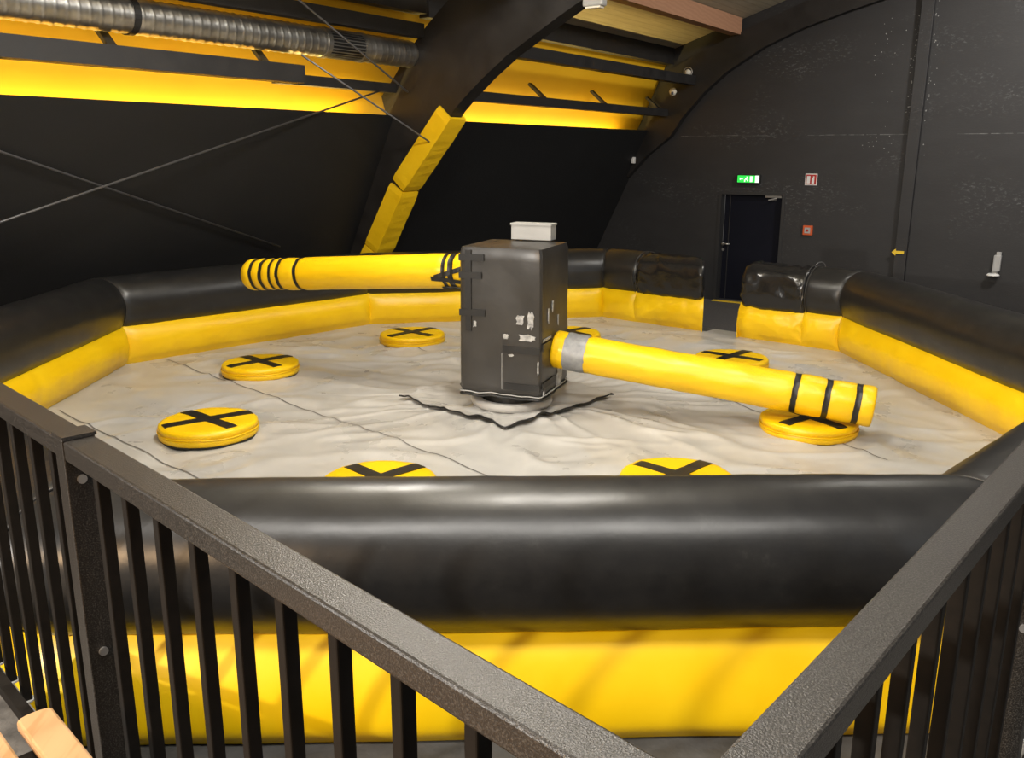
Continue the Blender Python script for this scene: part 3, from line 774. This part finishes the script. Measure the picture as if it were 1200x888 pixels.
def patch(face, u0, u1, z0, z1, m_, name, lift=0.006, tilt=0):
    # face 'f' front (-by) or 'r' right (+bx); u along the face
    d, nn = (bx, -by) if face == 'f' else (by, bx)
    c = BC + nn * (HW * 1.012 + lift) + d * ((u0 + u1) / 2) + Z * ((z0 + z1) / 2)
    dd = d * math.cos(tilt) + Z * math.sin(tilt); zz = -d * math.sin(tilt) + Z * math.cos(tilt)
    return MB().frame_box(c, dd * (u1 - u0) / 2, nn * 0.0035, zz * (z1 - z0) / 2).build(name, m_, box)
def scrap(face, u, z, w, h, seed):                # torn irregular bare patch
    d, nn = (bx, -by) if face == 'f' else (by, bx)
    c = BC + nn * (HW * 1.012) + d * u + Z * z; pts = []
    for k in range(18):
        q = 2 * math.pi * k / 18; e = 1 / (abs(math.cos(q)) ** 5 + abs(math.sin(q)) ** 5) ** 0.2
        f_ = e * (0.78 + 0.5 * noise.noise(Vector((math.cos(q) * 2.2, math.sin(q) * 2.2, seed))))
        pts.append(c + d * (math.cos(q) * w / 2 * f_) + Z * (math.sin(q) * h / 2 * f_))
    MB().prism(pts, nn * 0.007).build('worn_patch', 'worn', box)
patch('f', -0.29, -0.24, 1.36, 2.01, 'blackplain', 'tape_strip', 0.006)
for z, u1 in ((1.95, -0.13), (1.81, -0.15), (1.51, -0.12)): patch('f', -0.345, u1, z - 0.026, z + 0.026, 'blackplain', 'tape_strip', 0.009, 0.02)
patch('f', 0.03, 0.345, 1.205, 1.26, 'blackplain', 'tape_strip'); patch('f', 0.045, 0.345, 0.905, 0.955, 'blackplain', 'tape_strip', 0.006, 0.0)
patch('r', -0.345, -0.02, 0.92, 0.97, 'blackplain', 'tape_strip'); patch('r', -0.345, 0.34, 1.23, 1.29, 'blackplain', 'tape_strip')
scrap('f', 0.175, 1.475, 0.075, 0.09, 1.0); scrap('f', 0.265, 1.48, 0.065, 0.17, 2.0); scrap('f', 0.235, 1.335, 0.16, 0.065, 3.0)
scrap('f', 0.055, 1.335, 0.055, 0.05, 4.0); scrap('f', -0.21, 1.42, 0.03, 0.06, 5.0); scrap('f', 0.10, 1.185, 0.05, 0.025, 6.0)
patch('f', 0.020, 0.024, 0.90, 1.20, 'casegrey', 'tape_edge', 0.003)
scrap('r', -0.20, 1.50, 0.03, 0.13, 7.0); scrap('r', -0.10, 1.56, 0.035, 0.10, 8.0); scrap('r', -0.22, 1.315, 0.24, 0.022, 9.0); scrap('r', -0.30, 0.88, 0.04, 0.05, 10.0)
scrap('r', 0.10, 0.95, 0.16, 0.20, 11.0); scrap('r', 0.05, 1.42, 0.02, 0.11, 12.0); scrap('f', 0.33, 1.10, 0.015, 0.12, 13.0)
# frayed hem round the bottom
pts = [Bp(a, b, BZ0 + 0.02 + 0.012 * noise.noise(Vector((a * 8, b * 8, 4)))) for a, b in sq(HW * 1.02)]; pts.append(pts[0])
MB().tube(pts, 0.005, 6, False).build('hem', 'casegrey', box, smooth=True)
pts = [Bp(a, b, BZ0 - 0.004 + 0.012 * noise.noise(Vector((a * 8, b * 8, 4)))) for a, b in sq(HW * 1.015)]; pts.append(pts[0])
MB().tube(pts, 0.010, 6, False).build('hem_binding', 'blackplain', box, smooth=True)
MB().tube([Bp(-HW, -0.05, 0.87), Bp(-HW - 0.05, -0.1, 0.90), Bp(-HW - 0.06, -0.2, 0.86), Bp(-HW + 0.02, -0.3, 0.84)], 0.010, 6).build('loose_strap', 'blackplain', box, smooth=True)
MB().tube([Bp(0, 0, 0.72), Bp(0, 0, 0.85)], 0.27, 32).build('turntable', 'blackplain', box)
rg = []
for (r, z) in ((0.28, 0.69), (0.332, 0.695), (0.345, 0.72), (0.340, 0.75), (0.325, 0.762), (0.26, 0.755)):
    rg.append([Bp(math.cos(q) * r - 0.02, math.sin(q) * r - 0.02, z) for q in [2 * math.pi * k / 48 for k in range(48)]])
MB().loft(rg, True).build('base_ring', 'ring', box, smooth=True)
case = thing('control_case', Bp(0.05, 0.22, BZ1 + 0.012), 'pale grey metal case standing on top of the tall box', 'case')
MB().frame_box(Bp(0.07, 0.24, BZ1 + 0.085), bx * 0.175, by * 0.07, Z * 0.065).build('case_body', 'casegrey', case, bevel=0.006)
MB().frame_box(Bp(0.07, 0.24, BZ1 + 0.149), bx * 0.180, by * 0.075, Z * 0.008).build('case_lid', 'casegrey', case)

# square grey mat under the box
mc = [onz(*p, FZ).to_2d() for p in ((468, 467), (592, 504), (720, 465))]; mc.append(mc[0] + mc[2] - mc[1])
NM = 40; rows = []
for i in range(NM + 1):
    row = []
    for j in range(NM + 1):
        f, g_ = i / NM, j / NM
        p = mc[0].lerp(mc[1], f).lerp(mc[3].lerp(mc[2], f), g_)
        ed = min(f, 1 - f, g_, 1 - g_)
        off = 0.018 * noise.noise(Vector((p.x * 5, p.y * 5, 6.0))) * math.exp(-ed * 12)
        z = FZ + fh(p.x, p.y) + 0.016 + (0.026 + 0.026 * noise.noise(Vector((p.x * 4, p.y * 4, 1.0)))) * math.exp(-ed * 14) + 0.006 * noise.noise(Vector((p.x * 9, p.y * 9, 3)))
        row.append(Vector((p.x + off, p.y - off, z)))
    rows.append(row)
mat_t = thing('box_mat', (BC.x, BC.y, FZ), 'square silver grey mat with black binding spread under the tall box', 'mat')
MB().loft(rows, False).build('mat_sheet', 'floorcover', mat_t, smooth=True)
edge = rows[0] + [r[-1] for r in rows[1:]] + rows[-1][::-1][1:] + [r[0] for r in rows[::-1][1:]]
MB().tube([p - Z * 0.008 for p in edge], 0.007, 6, False).build('mat_binding', 'blackplain', mat_t, smooth=True)

# ---- the two padded arms
def arm(p0, p1, r, name, label, wr, bands, round_end):
    t = thing(name, p0, label, 'padded arm', 'padded arms of the motor box')
    d = (p1 - p0).normalized(); L = (p1 - p0).length
    a = d.cross(Z).normalized(); b = a.cross(d)
    n = int(L / 0.02); rings = []; SG = 40
    def rad(x):
        e = L - x
        if round_end > 0 and e < round_end: return r * (0.25 + 0.75 * math.sqrt(max(0, 1 - (1 - e / round_end) ** 2)))
        return r
    def surf(x, q, lift=0):
        p = p0 + d * x - Z * 0.0
        w = wr * (N3((x * 1.2 + q * 0.25, math.cos(q) * 0.8, math.sin(q) * 0.8), 5.0, L) + 0.5 * noise.noise(Vector((x * 16 + q * 2.2, q * 1.1, 5))) * math.exp(-min(x, L - x) * 1.6))
        for (bx0, bw) in bands: w -= 0.010 * math.exp(-((x - bx0) / 0.03) ** 2)
        rr = rad(x) + w + lift
        return p + a * math.cos(q) * rr + b * math.sin(q) * rr
    xs = [L * k / n for k in range(n)]
    ne = 10 if round_end > 0 else 4
    xs = [x for x in xs if x < L - max(round_end, 0.03)] + [L - max(round_end, 0.03) * (1 - math.sin(math.pi / 2 * k / ne)) for k in range(ne + 1)]
    if round_end <= 0:
        def rad(x):
            e = L - x; return r * (0.90 + 0.10 * math.sqrt(max(0, 1 - (1 - min(e, 0.03) / 0.03) ** 2)))
    qs = [2 * math.pi * k / SG for k in range(SG)]
    for x in xs: rings.append([surf(x, q) for q in qs])
    MB().loft(rings, True, True).build('arm_sleeve', 'yellow', t, smooth=True)
    for (x0, w) in bands:
        R_ = [[surf(x0 + (k / 4 - 0.5) * w + 0.006 * noise.noise(Vector((q * 2, x0 * 9, 1))), q, 0.004) for q in qs] for k in range(5)]
        MB().loft(R_, True).build('tape_band', 'blackplain', t, smooth=True)
    return t, d, L, surf, qs
rs0 = BC + bx * (HW + 0.008) + by * 0.0; rs0.z = 1.185
re1 = onpl(1024, 477, Vector((0, 6.25, 0)), Y)
ra, rd, rL, rsurf, qs = arm(rs0, re1, 0.152, 'padded_arm', 'low yellow padded arm with silver tape collar and three black bands', 0.006,
      [((re1 - rs0).length - x, 0.042) for x in (0.12, 0.33, 0.56)], 0.0)
R_ = [[rsurf(0.10 + k * 0.036 + (0.014 * noise.noise(Vector((q * 3, k, 2))) if k in (0, 5) else 0), q, 0.005 + 0.002 * math.sin(k * 2.4)) for q in qs] for k in range(6)]
MB().loft(R_, True).build('silver_tape_collar', 'silvertape', ra, smooth=True)
ls0 = BC - bx * (HW + 0.008) + by * 0.05; ls0.z = 1.795
le1 = onpl(288, 322, Vector((0, 8.35, 0)), Y)
LL_ = (le1 - ls0).length
la_, ld, lL, lsurf, qs = arm(ls0, le1, 0.149, 'padded_arm', 'high yellow padded arm with five black bands at its rounded tip', 0.004,
      [(LL_ - 0.16, 0.035), (LL_ - 0.27, 0.038), (LL_ - 0.37, 0.03), (LL_ - 0.46, 0.035), (LL_ - 0.65, 0.035), (0.19, 0.05), (0.26, 0.035)], 0.12)
for q0, q1, x0, x1 in ((2.0, 2.5, 0.04, 0.34), (2.9, 2.55, 0.02, 0.37), (3.5, 3.3, 0.02, 0.30)):
    r1, r2 = [], []
    for k in range(9):
        f = k / 8; x = x0 + (x1 - x0) * f; q = math.pi + q0 - 2.6 + (q1 - q0) * f + 0.35
        r1.append(lsurf(x, q - 0.13, 0.009)); r2.append(lsurf(x, q + 0.13, 0.009))
    MB().loft([r1, r2], False).build('tape_strip', 'blackplain', la_)

# ================================================================== VIEWING PLATFORM AND RAILINGS
PFZ = 1.10
AP = Vector((0.193, 0.727, 0)); LT = Vector((-1.065, 1.06, 0)).normalized(); RT = Vector((0.78, 0.91, 0)).normalized()
NLi = Vector((-LT.y, LT.x, 0)); NLi = NLi if NLi.y < 0 else -NLi          # towards the platform
NRi = Vector((RT.y, -RT.x, 0)); NRi = NRi if NRi.y < 0 else -NRi
pL = AP + LT * 2.85 + NLi * 0.0; pR = AP + RT * 2.7
plat = [AP, pR, Vector((5.5, pR.y, 0)), Vector((5.5, -3.5, 0)), Vector((-5.5, -3.5, 0)), Vector((-5.5, pL.y - 0.2, 0)), Vector((pL.x, pL.y - 0.2, 0)), pL]
pf = thing('viewing_platform', (0, -1, 0), 'raised mottled grey platform carrying the dark railings', 'platform')
MB().prism([Vector((p.x, p.y, PFZ - 0.12)) for p in plat], Z * 0.12).build('deck', 'platform', pf)
for x, y in ((-1.2, 1.7), (1.0, 1.2), (-3.5, 0.5), (3.5, 0.5), (0, -2.5)):
    MB().box((x, y, (PFZ - 0.12) / 2), 0.05, 0.05, (PFZ - 0.12) / 2).build('support_post', 'bar', pf)
RZ = 2.13; RW, RH = 0.034, 0.046
def railing(T, N, s_end, posts, bal, label, start=-0.02):
    t = thing('railing', AP + T * 0.4 + Z * PFZ, label, 'railing')
    # top rail in lengths between posts
    cuts = [start] + posts + [s_end]
    for k in range(len(cuts) - 1):
        a, b = cuts[k] + (0.0 if k == 0 else 0.026), cuts[k + 1] - (0.026 if k < len(cuts) - 2 else 0)
        MB().frame_box(AP + T * ((a + b) / 2) + Z * (RZ - RH / 2), T * (b - a) / 2, N * RW, Z * RH / 2).build('top_rail', 'rail', t, bevel=0.005)
        MB().frame_box(AP + T * ((a + b) / 2) + N * 0.048 + Z * (PFZ + 0.055), T * (b - a) / 2, N * 0.017, Z * 0.017).build('bottom_rail', 'bar', t, bevel=0.002)
    for s in posts:
        po = MB().frame_box(AP + T * s + Z * ((RZ + PFZ) / 2 + 0.002), T * 0.026, N * (RW + 0.002), Z * (RZ - PFZ) / 2).build('post', 'rail', t, bevel=0.003)
        MB().frame_box(AP + T * s + Z * (RZ + 0.006), T * 0.034, N * (RW + 0.003), Z * 0.004).build('post_cap', 'rail', po)
        for z in (2.035, 1.60):
            c = AP + T * (s - 0.027) + N * 0.004 + Z * z
            MB().tube([c, c - T * 0.006], 0.0105, 16).build('screw', 'screw', po)
    for s in bal:
        MB().frame_box(AP + T * s + Z * ((RZ - RH + PFZ) / 2), T * 0.0125, N * 0.0135, Z * (RZ - RH - PFZ) / 2).build('baluster', 'bar', t, bevel=0.003)
        MB().tube([AP + T * s + Z * (PFZ + 0.001), AP + T * s + Z * (PFZ + 0.006)], 0.022, 12).build('baluster_foot', 'casegrey', t)
    return t
railing(LT, NLi, 2.85, [1.665], [0.03 + 0.15 * k for k in range(11) if abs(0.03 + 0.15 * k - 1.665) > 0.06] + [1.81 + 0.145 * k for k in range(7)],
        'dark railing with wooden bench beside it and a screwed post')
railing(RT, NRi, 2.7, [1.70], [0.17 + 0.15 * k for k in range(10)] + [1.85 + 0.15 * k for k in range(6)],
        'dark railing with a pale shining edge, its stripes shading the front tube', 0.052)

# ---- bench beside the left railing
be = onz(22, 848, 1.58); B0 = Vector((be.x, be.y, 0)) + NLi * 0.0
bench = thing('bench', B0 + LT * -0.6 + Z * PFZ, 'bench with pale beech slats on a black steel frame beside the railing', 'bench')
for k in range(5):
    c0 = onz(41, 838, 1.58); c0.z = 0
    off = NLi * (0.105 * k) - LT * (0.035 * 0)
    pts = []
    hw = 0.036
    for q in range(9):
        an = math.pi * q / 8; pts.append((-math.cos(an) * hw, math.sin(an) * 0.014))
    poly_ = [(hw, -1.25), (-hw, -1.25)] + [(x, y) for x, y in pts]
    P = [c0 + off + NLi * (-x) + LT * y for x, y in poly_]
    ori = c0 + off + LT * -0.6
    mb = MB().prism([Vector((p.x, p.y, 1.555)) for p in P], Z * 0.028)
    ang = math.atan2(LT.y, LT.x) - math.pi / 2
    s_ = mb.build('slat', 'beech', bench, bevel=0.006)
for s in (-0.10, -1.12):
    c0 = onz(41, 838, 1.58); c0.z = 0
    c0 = c0 + LT * s
    MB().frame_box(c0 + NLi * 0.21 + Z * 1.538, NLi * 0.25, LT * 0.018, Z * 0.017).build('cross_bar', 'bar', bench)
    for k in (0.0, 0.42): MB().frame_box(c0 + NLi * k + Z * ((1.52 + PFZ) / 2), NLi * 0.017, LT * 0.017, Z * ((1.52 - PFZ) / 2)).build('leg', 'bar', bench)
